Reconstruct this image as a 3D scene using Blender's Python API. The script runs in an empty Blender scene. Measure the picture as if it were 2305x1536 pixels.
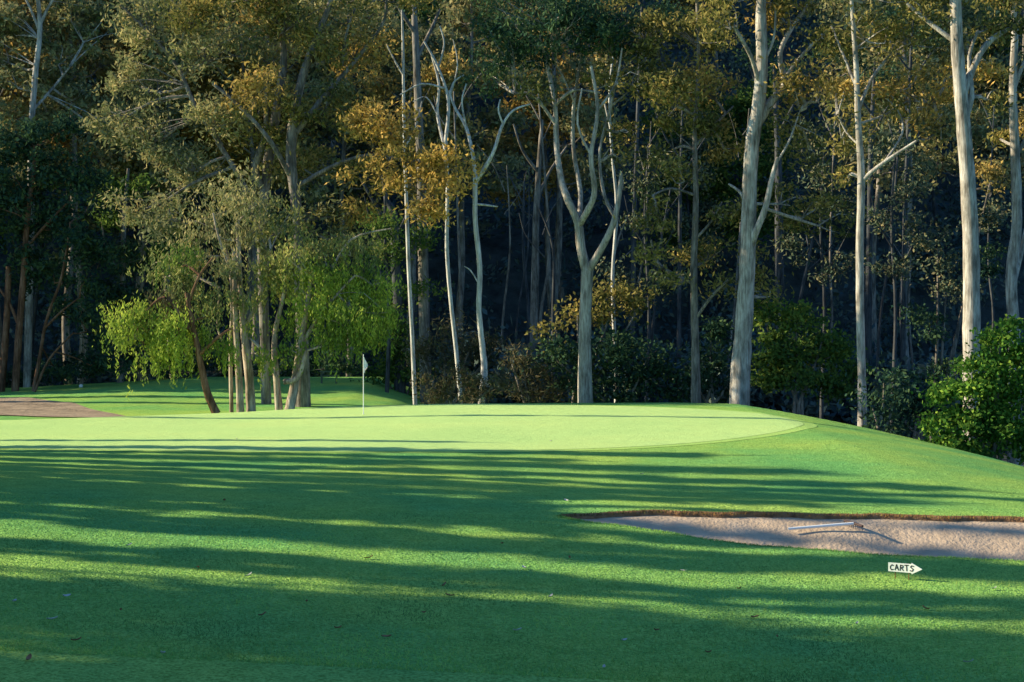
import bpy, math, random
import numpy as np
from mathutils import Vector
rng = np.random.default_rng(7); random.seed(7)
S = bpy.context.scene
COL = S.collection
F = 3200.0; CZ = 3.3; HY = 740.0
PI = math.pi
def wx(px, D): return (px-1152.5)/F*D
def wz(y, D): return CZ-(y-HY)/F*D
def ss(a, b, x):
    t = np.clip((np.asarray(x, float)-a)/(b-a), 0, 1); return t*t*(3-2*t)
# ------------------------------------------------------------------ terrain
YB = np.array([(-300,40),(-40,45),(-18,50),(-11.2,55),(-8,58),(-2.8,60),(2.8,61),(6.6,61),(9.3,60),(10.8,58),(12.2,56),(13.5,54),(14.8,50),(15.4,47),(15.9,44),(17,40),(25,34),(60,25),(300,20)], float)
ZC = np.array([(-300,-.3),(-30.6,-.3),(-25,0),(-18.6,.38),(-8,.38),(-6.2,-.28),(-4,-1.1),(-1,-2.3),(10,-3),(40,-4),(300,-4)], float)
BK = [(.85,24.1),(1.9,23.3),(3.7,21.9),(5.6,21.1),(7.5,20.7),(10,20.6),(13,21.5),(14,23.3),(12.5,24.8),(9.3,25.0),(7,25.02),(5,24.95),(3.5,24.9),(2,24.75)]
def closed_spline(pts, n):
    P = np.array(pts, float); m = len(P); out = []
    for i in range(m):
        a, b, c, d = P[i-1], P[i], P[(i+1) % m], P[(i+2) % m]
        for k in range(n):
            t = k/n
            out.append(.5*((2*b)+(-a+c)*t+(2*a-5*b+4*c-d)*t*t+(-a+3*b-3*c+d)*t**3))
    return np.array(out)
BP = closed_spline(BK, 12)
BP[:, 1] += .05*np.sin(BP[:, 0]*3.1)+.025*np.sin(BP[:, 0]*8)
def bunker_dist(X, Y):
    """signed distance, positive inside; plus nearest boundary point"""
    X = np.atleast_1d(X); Y = np.atleast_1d(Y)
    best = np.full(X.shape, 1e9); nx = np.zeros(X.shape); ny = np.zeros(X.shape); ins = np.zeros(X.shape, bool)
    n = len(BP)
    for i in range(n):
        a = BP[i]; b = BP[(i+1) % n]; d = b-a; L = d@d+1e-12
        t = np.clip(((X-a[0])*d[0]+(Y-a[1])*d[1])/L, 0, 1)
        qx = a[0]+t*d[0]; qy = a[1]+t*d[1]; r = np.hypot(X-qx, Y-qy)
        m = r < best; best = np.where(m, r, best); nx = np.where(m, qx, nx); ny = np.where(m, qy, ny)
        c = ((a[1] > Y) != (b[1] > Y)) & (X < (b[0]-a[0])*(Y-a[1])/(b[1]-a[1]+1e-12)+a[0])
        ins ^= c
    return np.where(ins, best, -best), nx, ny
def H0(X, Y):
    X = np.asarray(X, float); Y = np.asarray(Y, float)
    P = .15*ss(-12, 0, X)*ss(30, 50, Y)
    t = np.clip(X-9.3, 0, 18); P = P-(.1*t+.01*t*t)*ss(24, 38, Y)
    P = P+.03*np.sin(.31*X+1)*np.sin(.27*Y)
    P = P+.10*np.exp(-((Y-25.8)/1.6)**2)*ss(0, 3, X)
    tl = np.where(X < 3, -.045*(np.maximum(X, -25)-3), -.02*(np.minimum(X, 20)-3)); P = P+tl*(1-ss(22, 42, Y))*ss(-10, 6, Y)
    e = Y-np.interp(X, YB[:, 0], YB[:, 1]); w = ss(-.5, 8, e)
    zc = np.interp(X, ZC[:, 0], ZC[:, 1]); v = np.minimum(-.38, zc)
    T = v+(zc-v)*ss(62, 85, Y)
    T = T+(-2.6-T)*ss(86, 98, Y)
    Z = P+(T-P)*w
    Z = Z+.62*np.clip(Y-102, 0, 110)*ss(95, 125, Y)
    Z = Z+ss(-54, -76, X)*ss(97, 108, Y)*(1-ss(190, 260, Y))*50 + ss(60, 130, X)*ss(70, 130, Y)*25  # left term is an unseen ridge added to keep sun off the back slope
    return Z
def h(x, y): return float(H0(x, y))
# ------------------------------------------------------------------ mesh helpers
def mk_mesh(name, V, Fq, smooth=False):
    V = np.asarray(V, np.float32).reshape(-1, 3); Fq = np.asarray(Fq, np.int32)
    k = Fq.shape[1]; me = bpy.data.meshes.new(name)
    me.vertices.add(len(V)); me.vertices.foreach_set('co', V.ravel())
    me.loops.add(Fq.size); me.loops.foreach_set('vertex_index', Fq.ravel())
    me.polygons.add(len(Fq)); me.polygons.foreach_set('loop_start', np.arange(len(Fq), dtype=np.int32)*k)
    try: me.polygons.foreach_set('loop_total', np.full(len(Fq), k, np.int32))
    except Exception: pass
    me.polygons.foreach_set('use_smooth', np.full(len(Fq), smooth, bool))
    me.update(calc_edges=True); me.validate()
    return me
def link(name, me, mat=None, parent=None, loc=(0, 0, 0)):
    o = bpy.data.objects.new(name, me); COL.objects.link(o); o.location = loc
    if mat and me and not me.materials: me.materials.append(mat)
    if parent: o.parent = parent
    return o
def tag(o, label=None, cat=None, group=None, kind=None):
    if label: o['label'] = label
    if cat: o['category'] = cat
    if group: o['group'] = group
    if kind: o['kind'] = kind
    return o
def empty(name, loc, label, cat, group=None, rz=0):
    o = bpy.data.objects.new(name, None); COL.objects.link(o); o.location = loc; o.rotation_euler = (0, 0, rz)
    o.empty_display_size = .2
    return tag(o, label, cat, group)
class MB:
    def __init__(s): s.V = []; s.Q = []; s.n = 0
    def add(s, V, Q):
        V = np.asarray(V, float).reshape(-1, 3); s.V.append(V); s.Q.append(np.asarray(Q, int).reshape(-1, 4)+s.n); s.n += len(V)
    def tube(s, pts, rad, sides=8, sub=3, wob=0.0):
        P = np.array(pts, float); R = np.array(rad, float)
        if sub > 1 and len(P) > 2:
            out = []; rr = []
            m = len(P)
            for i in range(m-1):
                a = P[max(i-1, 0)]; b = P[i]; c = P[i+1]; d = P[min(i+2, m-1)]
                for k in range(sub):
                    t = k/sub
                    out.append(.5*((2*b)+(-a+c)*t+(2*a-5*b+4*c-d)*t*t+(-a+3*b-3*c+d)*t**3)); rr.append(R[i]*(1-t)+R[i+1]*t)
            out.append(P[-1]); rr.append(R[-1]); P = np.array(out); R = np.array(rr)
        n = len(P); T = np.gradient(P, axis=0); T /= np.linalg.norm(T, axis=1)[:, None]+1e-9
        ref = np.array([1., 0, 0]) if abs(T[0][2]) > .6 else np.array([0, 0, 1.])
        U = ref[None]-(T@ref)[:, None]*T; U /= np.linalg.norm(U, axis=1)[:, None]+1e-9
        W = np.cross(T, U); a = np.arange(sides)/sides*2*PI
        Rv = R[:, None]*np.ones((1, sides))
        if wob: Rv = Rv*(1+wob*rng.normal(size=(n, sides)))
        V = P[:, None]+Rv[..., None]*(np.cos(a)[None, :, None]*U[:, None]+np.sin(a)[None, :, None]*W[:, None])
        i = np.arange(n-1)[:, None]*sides; j = np.arange(sides)[None]; j2 = (j+1) % sides
        Q = np.stack([i+j, i+j2, i+sides+j2, i+sides+j], -1)
        s.add(V, Q); return P
    def box(s, c, d, rot=None):
        x, y, z = np.array(d)/2
        V = np.array([(-x,-y,-z),(x,-y,-z),(x,y,-z),(-x,y,-z),(-x,-y,z),(x,-y,z),(x,y,z),(-x,y,z)])
        if rot is not None: V = V@np.array(rot).T
        s.add(V+np.array(c), [(0,3,2,1),(4,5,6,7),(0,1,5,4),(1,2,6,5),(2,3,7,6),(3,0,4,7)])
    def mesh(s, name, smooth=True): return mk_mesh(name, np.concatenate(s.V), np.concatenate(s.Q), smooth)
def leaf_quads(C, l, w, droop=.5):
    n = len(C); u = rng.normal(size=(n, 3)); u /= np.linalg.norm(u, axis=1)[:, None]
    u[:, 2] -= droop; u /= np.linalg.norm(u, axis=1)[:, None]
    r = rng.normal(size=(n, 3)); v = np.cross(u, r); v /= np.linalg.norm(v, axis=1)[:, None]+1e-9
    L = (l*rng.uniform(.6, 1.3, n))[:, None]; Wd = (w*rng.uniform(.6, 1.3, n))[:, None]
    V = np.stack([C-u*L/2, C+v*Wd/2+u*L*.05, C+u*L/2, C-v*Wd/2+u*L*.05], 1)
    return V
def quads_mesh(name, V, extra=None):
    """leaf quads, plus the fine twigs that carry them as second material"""
    n = len(V); VV = V.reshape(-1, 3); Q = np.arange(n*4).reshape(-1, 4)
    if extra is not None and extra.V:
        Q = np.concatenate([Q, np.concatenate(extra.Q)+len(VV)]); VV = np.concatenate([VV, np.concatenate(extra.V)])
    me = mk_mesh(name, VV, Q)
    if len(Q) > n and len(me.polygons) == len(Q):
        mi = np.zeros(len(Q), np.int32); mi[n:] = 1; me.polygons.foreach_set('material_index', mi)
    return me
def clump(c, r, n, per=45, sub=.42, gap=.25):
    """subcentres and leaf centres of an uneven foliage mass"""
    k = max(3, int(n/per)); out = []
    ph = rng.uniform(0, 6, 6)
    while len(out) < k:
        d = rng.normal(size=3); d /= np.linalg.norm(d)+1e-9; q = d*rng.uniform(.1, 1)**.6
        q = q*(1+.18*math.sin(3*d[0]*2+ph[0])+.15*math.sin(5*d[2]+ph[1]))
        p = np.array(c)+q*np.array(r)
        g = math.sin(p[0]*1.5+ph[2])+math.sin(p[1]*1.5+ph[3])+math.sin(p[2]*2.2+ph[4])
        if g < -1.7+gap*4 and rng.random() < gap*2.4: continue
        out.append(p)
    SC = np.array(out)
    idx = rng.integers(0, k, n); sz = rng.uniform(.6, 1.35, k)[idx][:, None]
    L = SC[idx]+rng.normal(size=(n, 3))*np.array([1, 1, .62])*sub*sz
    return SC, L
# ------------------------------------------------------------------ materials
def nm(name):
    m = bpy.data.materials.new(name); m.use_nodes = True; nt = m.node_tree
    for n in list(nt.nodes): nt.nodes.remove(n)
    return m, nt, nt.nodes, nt.links
def N(ns, t, **k):
    n = ns.new(t)
    for a, b in k.items():
        if a in n.inputs.keys(): n.inputs[a].default_value = b
        else: setattr(n, a, b)
    return n
def ramp(ns, stops, interp='LINEAR'):
    r = ns.new('ShaderNodeValToRGB'); r.color_ramp.interpolation = interp
    el = r.color_ramp.elements
    while len(el) > 1: el.remove(el[-1])
    el[0].position = stops[0][0]; el[0].color = (*stops[0][1], 1)
    for p, c in stops[1:]:
        e = el.new(p); e.color = (*c, 1)
    return r
def mixc(ns, ls, mode, fac, a, b):
    m = ns.new('ShaderNodeMix'); m.data_type = 'RGBA'; m.blend_type = mode
    for s, v in ((0, fac), (6, a), (7, b)):
        if isinstance(v, (int, float)): m.inputs[s].default_value = v
        elif isinstance(v, tuple): m.inputs[s].default_value = (*v, 1)
        else: ls.new(v, m.inputs[s])
    return m.outputs[2]
def noise(ns, ls, scale, detail=3, vec=None, rough=.55):
    n = N(ns, 'ShaderNodeTexNoise', Scale=scale, Detail=detail, Roughness=rough)
    if vec is not None: ls.new(vec, n.inputs['Vector'])
    return n
def leaf_mat(name, cols, trans=.3, patch=.5):
    m, nt, ns, ls = nm(name)
    g = ns.new('ShaderNodeNewGeometry'); tc = ns.new('ShaderNodeTexCoord')
    r = ramp(ns, [(i/(len(cols)-1), c) for i, c in enumerate(cols)]); ls.new(g.outputs['Random Per Island'], r.inputs[0])
    n = noise(ns, ls, patch, 1, tc.outputs['Object']); br = ramp(ns, [(.32, (.5, .58, .62)), (.68, (1.4, 1.25, 1.1))]); ls.new(n.outputs[0], br.inputs[0])
    c = mixc(ns, ls, 'MULTIPLY', 1., r.outputs[0], br.outputs[0])
    p = ns.new('ShaderNodeBsdfDiffuse'); ls.new(c, p.inputs[0]); out = p.outputs[0]
    if trans:
        t = ns.new('ShaderNodeBsdfTranslucent'); ls.new(c, t.inputs[0])
        mx = ns.new('ShaderNodeMixShader'); mx.inputs[0].default_value = trans
        ls.new(p.outputs[0], mx.inputs[1]); ls.new(t.outputs[0], mx.inputs[2]); out = mx.outputs[0]
    o = ns.new('ShaderNodeOutputMaterial'); ls.new(out, o.inputs[0]); return m
def bark_mat(name, a, b, c, zs=.35):
    m, nt, ns, ls = nm(name)
    tc = ns.new('ShaderNodeTexCoord'); mp = ns.new('ShaderNodeMapping'); mp.inputs['Scale'].default_value = (1, 1, zs); ls.new(tc.outputs['Object'], mp.inputs[0])
    n1 = noise(ns, ls, 2.6, 4, mp.outputs[0], .65); r = ramp(ns, [(.36, a), (.48, b), (.62, c)]); ls.new(n1.outputs[0], r.inputs[0])
    mp2 = ns.new('ShaderNodeMapping'); mp2.inputs['Scale'].default_value = (9, 9, .7); ls.new(tc.outputs['Object'], mp2.inputs[0])
    n2 = noise(ns, ls, 1.6, 4, mp2.outputs[0], .7); r2 = ramp(ns, [(.35, (.42, .38, .36)), (.6, (1.1, 1.1, 1.1))]); ls.new(n2.outputs[0], r2.inputs[0])
    col = mixc(ns, ls, 'MULTIPLY', .85, r.outputs[0], r2.outputs[0])
    p = ns.new('ShaderNodeBsdfDiffuse'); ls.new(col, p.inputs[0])
    bp = N(ns, 'ShaderNodeBump', Strength=.6, Distance=.05); ls.new(n2.outputs[0], bp.inputs['Height']); ls.new(bp.outputs[0], p.inputs['Normal'])
    o = ns.new('ShaderNodeOutputMaterial'); ls.new(p.outputs[0], o.inputs[0]); return m
def grass_mat(name, c1, c2, c3, fine=55, amp=3.0, patch=.25, mot=.35):
    m, nt, ns, ls = nm(name)
    tc = ns.new('ShaderNodeTexCoord'); g = ns.new('ShaderNodeNewGeometry'); ob = tc.outputs['Object']
    n1 = noise(ns, ls, patch, 3, ob); r1 = ramp(ns, [(.34, c1), (.52, c2), (.68, c3)]); ls.new(n1.outputs[0], r1.inputs[0])
    n2 = noise(ns, ls, 3.5, 4, ob, .7); r2 = ramp(ns, [(.3, (.6, .68, .6)), (.65, (1.2, 1.12, 1.1))]); ls.new(n2.outputs[0], r2.inputs[0])
    c = mixc(ns, ls, 'MULTIPLY', mot, r1.outputs[0], r2.outputs[0])
    n3 = noise(ns, ls, fine*.6, 2, ob, .7); r3 = ramp(ns, [(.32, (.45, .5, .4)), (.62, (1.25, 1.2, 1.3))]); ls.new(n3.outputs[0], r3.inputs[0])
    c = mixc(ns, ls, 'MULTIPLY', mot*1.6, c, r3.outputs[0])
    p = ns.new('ShaderNodeBsdfDiffuse'); ls.new(c, p.inputs[0])
    n4 = noise(ns, ls, fine, 1, ob, .8)
    v1 = ns.new('ShaderNodeVectorMath'); v1.operation = 'SUBTRACT'; ls.new(n4.outputs['Color'], v1.inputs[0]); v1.inputs[1].default_value = (.5, .5, .5)
    v2 = ns.new('ShaderNodeVectorMath'); v2.operation = 'MULTIPLY'; ls.new(v1.outputs[0], v2.inputs[0]); v2.inputs[1].default_value = (amp, amp, 0)
    v3 = ns.new('ShaderNodeVectorMath'); v3.operation = 'ADD'; ls.new(v2.outputs[0], v3.inputs[0]); ls.new(g.outputs['Normal'], v3.inputs[1])
    v4 = ns.new('ShaderNodeVectorMath'); v4.operation = 'NORMALIZE'; ls.new(v3.outputs[0], v4.inputs[0]); ls.new(v4.outputs[0], p.inputs['Normal'])
    o = ns.new('ShaderNodeOutputMaterial'); ls.new(p.outputs[0], o.inputs[0]); return m
def plain(name, col, rough=.6, var=.15, sc=8, bump=0, bs=30):
    m, nt, ns, ls = nm(name); tc = ns.new('ShaderNodeTexCoord')
    n = noise(ns, ls, sc, 4, tc.outputs['Object']); r = ramp(ns, [(.3, tuple(x*(1-var) for x in col)), (.7, tuple(min(1, x*(1+var)) for x in col))]); ls.new(n.outputs[0], r.inputs[0])
    p = N(ns, 'ShaderNodeBsdfPrincipled', Roughness=rough); p.inputs['Specular IOR Level'].default_value = .2; ls.new(r.outputs[0], p.inputs['Base Color'])
    if bump:
        n2 = noise(ns, ls, bs, 4, tc.outputs['Object']); b = N(ns, 'ShaderNodeBump', Strength=1., Distance=bump); ls.new(n2.outputs[0], b.inputs['Height']); ls.new(b.outputs[0], p.inputs['Normal'])
    o = ns.new('ShaderNodeOutputMaterial'); ls.new(p.outputs[0], o.inputs[0]); return m
M = dict(
 lawn=grass_mat('lawn', (.17,.43,.13), (.27,.49,.12), (.37,.55,.12), 45, 4.5, .22, .5),
 collar=grass_mat('collar', (.38,.60,.17), (.42,.64,.17), (.45,.66,.18), 60, 4.2, .2, .25),
 green=grass_mat('green', (.46,.67,.24), (.50,.70,.25), (.53,.71,.25), 70, 4.0, .2, .15),
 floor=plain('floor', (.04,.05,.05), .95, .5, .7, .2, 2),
 sand=plain('sand', (.50,.375,.27), .95, .16, 2.5, .03, 14),
 lip=plain('lip', (.26,.14,.07), .95, .5, 6, .04, 25),
 path=plain('path', (.28,.21,.15), .95, .35, 1.2, .08, 5),
 olive=leaf_mat('olive', [(.08,.10,.035),(.21,.20,.065),(.40,.32,.12),(.16,.19,.06)]),
 grey=leaf_mat('grey', [(.13,.17,.09),(.27,.28,.14),(.45,.39,.21),(.17,.21,.09)]),
 sage=leaf_mat('sage', [(.17,.22,.08),(.31,.35,.12),(.46,.43,.18),(.18,.24,.07)], .35),
 brown=leaf_mat('brown', [(.20,.16,.05),(.43,.32,.10),(.60,.41,.15),(.25,.23,.06)]),
 gold=leaf_mat('gold', [(.30,.22,.06),(.56,.39,.12),(.70,.47,.16),(.34,.28,.07)], .4),
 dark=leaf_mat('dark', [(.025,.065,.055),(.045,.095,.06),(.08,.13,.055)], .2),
 deep_shade=leaf_mat('deep_shade', [(.055,.10,.13),(.08,.125,.13),(.13,.15,.11)], 0, .2),  # blue forest shade and haze put into the leaf colour
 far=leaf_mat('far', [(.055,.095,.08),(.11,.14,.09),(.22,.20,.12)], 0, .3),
 lime=leaf_mat('lime', [(.18,.29,.055),(.29,.40,.07),(.41,.48,.10),(.15,.25,.05)], .4),
 bush=leaf_mat('bush', [(.045,.13,.03),(.10,.23,.04),(.23,.35,.06)], .3),
 shrub=leaf_mat('shrub', [(.05,.11,.04),(.10,.18,.045),(.18,.25,.055)], .3),
 brush=leaf_mat('brush', [(.10,.10,.06),(.17,.14,.085),(.09,.13,.06)], .2),
 gum=bark_mat('gum', (.22,.20,.18), (.38,.345,.31), (.54,.50,.46)),
 white=bark_mat('white', (.42,.41,.41), (.58,.57,.57), (.68,.67,.66)),
 greyb=bark_mat('greyb', (.11,.10,.09), (.21,.19,.17), (.34,.30,.27)),
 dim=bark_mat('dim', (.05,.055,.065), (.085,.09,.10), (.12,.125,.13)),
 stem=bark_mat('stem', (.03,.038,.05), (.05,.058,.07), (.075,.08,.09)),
 red=bark_mat('red', (.10,.06,.04), (.18,.10,.065), (.26,.16,.11)),
 tan=bark_mat('tan', (.22,.17,.13), (.40,.32,.26), (.54,.46,.39)),
 paint=plain('paint', (.85,.85,.84), .5, .03), ink=plain('ink', (.03,.03,.03), .7, .1),
 rust=plain('rust', (.25,.07,.03), .7, .2), cloth=plain('cloth', (.8,.8,.82), .8, .05), blackp=plain('blackp', (.06,.035,.035), .5, .2),
 wood=plain('wood', (.10,.13,.09), .8, .2), dleaf=plain('dleaf', (.30,.15,.08), .8, .3), wleaf=plain('wleaf', (.55,.53,.51), .7, .1),
 dry=leaf_mat('dry', [(.24,.14,.05),(.32,.20,.08),(.20,.22,.07)], .2))
# ------------------------------------------------------------------ ground sheets
A = np.arange
xs = np.concatenate([A(-400,-40,12), A(-40,.5,.5), A(.5,14.5,.12), A(14.5,40,.5), A(40,401,12)]).astype(float)
ys = np.concatenate([A(-80,10,5), A(10,20,.5), A(20,26,.12), A(26,100,.5), A(100,220,4), A(220,480,20)]).astype(float)
GX, GY = np.meshgrid(xs, ys)
Xf = GX.ravel().copy(); Yf = GY.ravel().copy(); Zf = H0(Xf, Yf)
near = np.where((Xf > .3) & (Xf < 14.9) & (Yf > 19.8) & (Yf < 26.2))[0]
sd, nx_, ny_ = bunker_dist(Xf[near], Yf[near])
on = np.abs(sd) < .062
Xf[near[on]] = nx_[on]; Yf[near[on]] = ny_[on]
Zn = H0(Xf[near], Yf[near])
Zf[near] = np.where((sd > 0) & ~on, Zn-.32-.42*ss(0, 1.6, sd), Zn)
nxn = len(xs); nyn = len(ys)
ii, jj = np.meshgrid(np.arange(nyn-1), np.arange(nxn-1), indexing='ij')
a0 = (ii*nxn+jj).ravel(); Q = np.stack([a0, a0+1, a0+nxn+1, a0+nxn], 1)
V = np.stack([Xf, Yf, Zf], 1); cx = V[Q, 0].mean(1); cy = V[Q, 1].mean(1)
yb = np.interp(cx, YB[:, 0], YB[:, 1])
is_lawn = (cy < yb+6) | ((cx < -3) & (cy < 93))
def sub_mesh(name, mask):
    q = Q[mask]; u, inv = np.unique(q, return_inverse=True); return mk_mesh(name, V[u], inv.reshape(-1, 4), True)
tag(link('lawn', sub_mesh('lawn', is_lawn), M['lawn']), 'mown grass fairway striped with long tree shadows', 'grass', kind='structure')
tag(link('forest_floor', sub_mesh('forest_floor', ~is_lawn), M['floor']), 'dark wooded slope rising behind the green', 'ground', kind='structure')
def radial_sheet(name, B, cen, rings, zf, mat, label, cat):
    n = len(B); vs = []; t = np.linspace(0, 1, rings)
    for k in t[:-1]:
        vs.append(B*(1-k)+np.array(cen)*k)
    vs = np.concatenate(vs+[np.array([cen])]); q = []
    for r in range(rings-2):
        for i in range(n):
            j = (i+1) % n; q.append((r*n+i, r*n+j, (r+1)*n+j, (r+1)*n+i))
    me_v = np.column_stack([vs, zf(vs[:, 0], vs[:, 1])]); last = (rings-2)*n; c = len(vs)-1
    for i in range(0, n, 2): q.append((last+i, last+(i+1) % n, last+(i+2) % n, c))
    return tag(link(name, mk_mesh(name, me_v, q, True), mat), label, cat, kind='structure')
th = np.linspace(0, 2*PI, 160, endpoint=False)
def ell(k): return np.column_stack([-6.2+(16.1+k)*np.cos(th)*(1+.03*np.sin(3*th)), 48.4+(11.8+k)*np.sin(th)*(1+.04*np.cos(2*th))])
radial_sheet('green_collar', ell(.45), (-6.2, 48.8), 60, lambda x, y: H0(x, y)+.008, M['collar'], 'slightly longer grass collar around the putting green', 'green')
radial_sheet('putting_green', ell(0), (-6.2, 48.8), 60, lambda x, y: H0(x, y)+.015, M['green'], 'smooth pale putting green around the flag', 'green')
def zsand(x, y):
    d, _, _ = bunker_dist(x, y); d = np.maximum(d, 0)
    return H0(x, y)-.07-.46*ss(0, 2.0, d)+(.03*np.sin(x*1.7+y)+.010*np.sin(x*4.1-y*3))*ss(.1, .8, d)
radial_sheet('bunker_sand', BP, (6.8, 23.0), 44, zsand, M['sand'], 'pale raked sand of the bunker', 'sand')
nb = len(BP); T_ = np.roll(BP, -1, 0)-np.roll(BP, 1, 0); NN = np.column_stack([T_[:, 1], -T_[:, 0]]); NN /= np.linalg.norm(NN, axis=1)[:, None]
jit = rng.uniform(.5, 1.5, nb)[:, None]
rings_ = [BP+NN*.06*jit, BP+NN*.01, BP-NN*.03, BP-NN*.06*jit]
zo = [.006, .02, -.03, -.12]
lv = np.concatenate([np.column_stack([r, H0(r[:, 0], r[:, 1])+z]) for r, z in zip(rings_, zo)])
back = [i for i in range(nb) if NN[i, 1] > .25]
lq = [(k*nb+i, k*nb+(i+1) % nb, (k+1)*nb+(i+1) % nb, (k+1)*nb+i) for k in range(3) for i in back]
tag(link('bunker_lip', mk_mesh('bunker_lip', lv, lq, True), M['lip']), 'brown dry turf edge around the bunker', 'edge', kind='structure')
def blades(C, hgt, wd, lean=.4):
    n = len(C); a = rng.uniform(0, 2*PI, n); hh = hgt*rng.uniform(.5, 1.3, n)
    d = np.column_stack([np.cos(a), np.sin(a), np.zeros(n)])*wd/2
    tp = C+np.column_stack([rng.normal(0, lean, n)*hh, rng.normal(0, lean, n)*hh, hh])
    return np.stack([C-d, C+d, tp+d*.15, tp-d*.15], 1)
k = 3000; id_ = np.array(back)[rng.integers(0, len(back), k)]; f = rng.random((k, 1)); base = BP[id_]*(1-f)+BP[(id_+1) % nb]*f; base = base+NN[id_]*rng.normal(.02, .05, (k, 1))
bz = H0(base[:, 0], base[:, 1])
tag(link('dry_grass', quads_mesh('dry_grass', blades(np.column_stack([base, bz-.02]), .045, .014)), M['dry']), 'dry brown grass fringe hanging over the bunker edge', 'grass', kind='stuff')
M['turf'] = leaf_mat('turf', [(.13,.38,.12),(.22,.46,.12),(.37,.53,.14)], .3)
k = 60000; yy = 13+rng.random(k)**1.5*11; xx = (rng.random(k)*2-1)*(yy*.38)
dd, _, _ = bunker_dist(xx, yy); kk = dd < -.03; xx = xx[kk]; yy = yy[kk]
fr = [i for i in range(nb) if i not in back]; k2 = 5000; id_ = np.array(fr)[rng.integers(0, len(fr), k2)]; f = rng.random((k2, 1)); base = BP[id_]*(1-f)+BP[(id_+1) % nb]*f+NN[id_]*np.abs(rng.normal(0, .05, (k2, 1)))
xx = np.concatenate([xx, base[:, 0]]); yy = np.concatenate([yy, base[:, 1]])
tag(link('turf_blades', quads_mesh('turf_blades', blades(np.column_stack([xx, yy, H0(xx, yy)-.005]), .03, .012, .6)), M['turf']), 'short mown grass blades of the foreground fairway', 'grass', kind='stuff')
# dirt path
pc = np.array([(-15.2,57.6),(-17.6,60),(-20.8,63.5),(-24.5,66.3),(-31,69),(-45,70),(-70,71)]); pw = np.array([.3,3.4,8.,11,12,11,11])
tt = np.linspace(0, len(pc)-1, 70); pcx = np.interp(tt, A(len(pc)), pc[:, 0]); pcy = np.interp(tt, A(len(pc)), pc[:, 1]); w_ = np.interp(tt, A(len(pc)), pw)
pv = []
for k in range(15):
    s_ = (k/14-.5); yy2 = pcy+s_*w_+.12*np.sin(pcx*1.7+k*.4); pv.append(np.column_stack([pcx, yy2, H0(pcx, yy2)+.04]))
pv = np.concatenate(pv); pq = [(k*70+i, k*70+i+1, (k+1)*70+i+1, (k+1)*70+i) for k in range(14) for i in range(69)]
tag(link('dirt_path', mk_mesh('dirt_path', pv, pq, True), M['path']), 'grey brown dirt track curving in from the left behind the green', 'path', kind='structure')
# ------------------------------------------------------------------ trees
def skel_pts(px_list, D, root):
    out = []; rad = []
    for p in px_list:
        d = D+(p[3] if len(p) > 3 else 0)
        out.append((wx(p[0], d)-root[0], d-root[1], wz(p[1], d)-root[2])); rad.append(p[2]/2/F*d)
    return out, rad
def tree(name, label, cat, D, trunks, branches=(), clumps=(), bark='gum', leaf='olive', ls_=(.28, .105), droop=.5, group=None, dens=1., twig=.02, streamer=0, twigshare=.4, sub=.42, sfrac=.45):
    t0 = trunks[0]; X0 = wx(t0[0][0], D); root = (X0, D, h(X0, D))
    e = empty(name, root, label, cat, group); SK = []
    for tr in trunks:
        P, R = skel_pts(tr, D, root)
        bz = h(P[0][0]+root[0], P[0][1]+root[1])-root[2]-.15
        if P[0][2] > bz+.3: P = [(P[0][0], P[0][1], bz)]+P; R = [R[0]*1.15]+R
        mb = MB(); path = mb.tube(P, R, 10, 4, .035); SK.append(path[len(path)//3:])
        link('stem' if cat == 'shrub' else 'trunk', mb.mesh('trunk'), M[bark], e)
    for br in branches:
        P, R = skel_pts(br, D, root)
        mb = MB(); path = mb.tube(P, R, 7, 4, .03); SK.append(path)
        link('branch', mb.mesh('branch'), M[bark], e)
    if clumps:
        SK = np.concatenate(SK); LS = {}; tw = MB()
        for c in clumps:
            d = D+(c[4] if len(c) > 4 else 0); mat = c[5] if len(c) > 5 else leaf
            rx, rz = c[2]/F*d, c[3]/F*d; cc = (wx(c[0], d)-root[0], d-root[1], wz(c[1], d)-root[2])
            ry = max(rx, rz)*.8
            n = int(rx*rz*PI*170*dens*(.033/(ls_[0]*ls_[1])))
            SC, L = clump(cc, (rx, ry, rz), n, sub=sub, per=90)
            if streamer:
                h2 = int(n*sfrac); q = int(h2/16); b0 = L[:q]; b0 = np.repeat(b0, 16, 0); dz = np.tile(np.arange(16)/16., q)*np.repeat(rng.uniform(.3, 1, q), 16)*streamer
                Ls = b0+rng.normal(size=b0.shape)*.05; Ls[:, 2] -= dz; L = np.concatenate([Ls, L[h2:]])
            LS.setdefault(mat, []).append(leaf_quads(L, ls_[0], ls_[1], droop))
            hub = SK[np.argmin(((SK-np.array(cc)-np.array([0, 0, -rz*.6]))**2).sum(1))]
            mid0 = np.array(cc)*.75+hub*.25+np.array([0, 0, -rz*.25])
            if np.linalg.norm(hub-mid0) > .6: tw.tube([hub, (hub+mid0)/2+rng.normal(size=3)*.12, mid0], [twig*2.6, twig*2.2, twig*1.6], 5, 3)
            for s in SC:
                if rng.random() > twigshare: continue
                q = mid0 if rng.random() < .8 else hub
                m_ = (q+s)/2+rng.normal(size=3)*.18+np.array([0, 0, .1])
                tw.tube([q, m_, s], [twig*1.3, twig*.8, twig*.3], 3, 2)
        for i, (mat, lst) in enumerate(LS.items()):
            me = quads_mesh('foliage', np.concatenate(lst), tw if i == 0 else None); me.materials.append(M[mat]); me.materials.append(M[bark])
            link('foliage', me, None, e)
    return e
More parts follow.
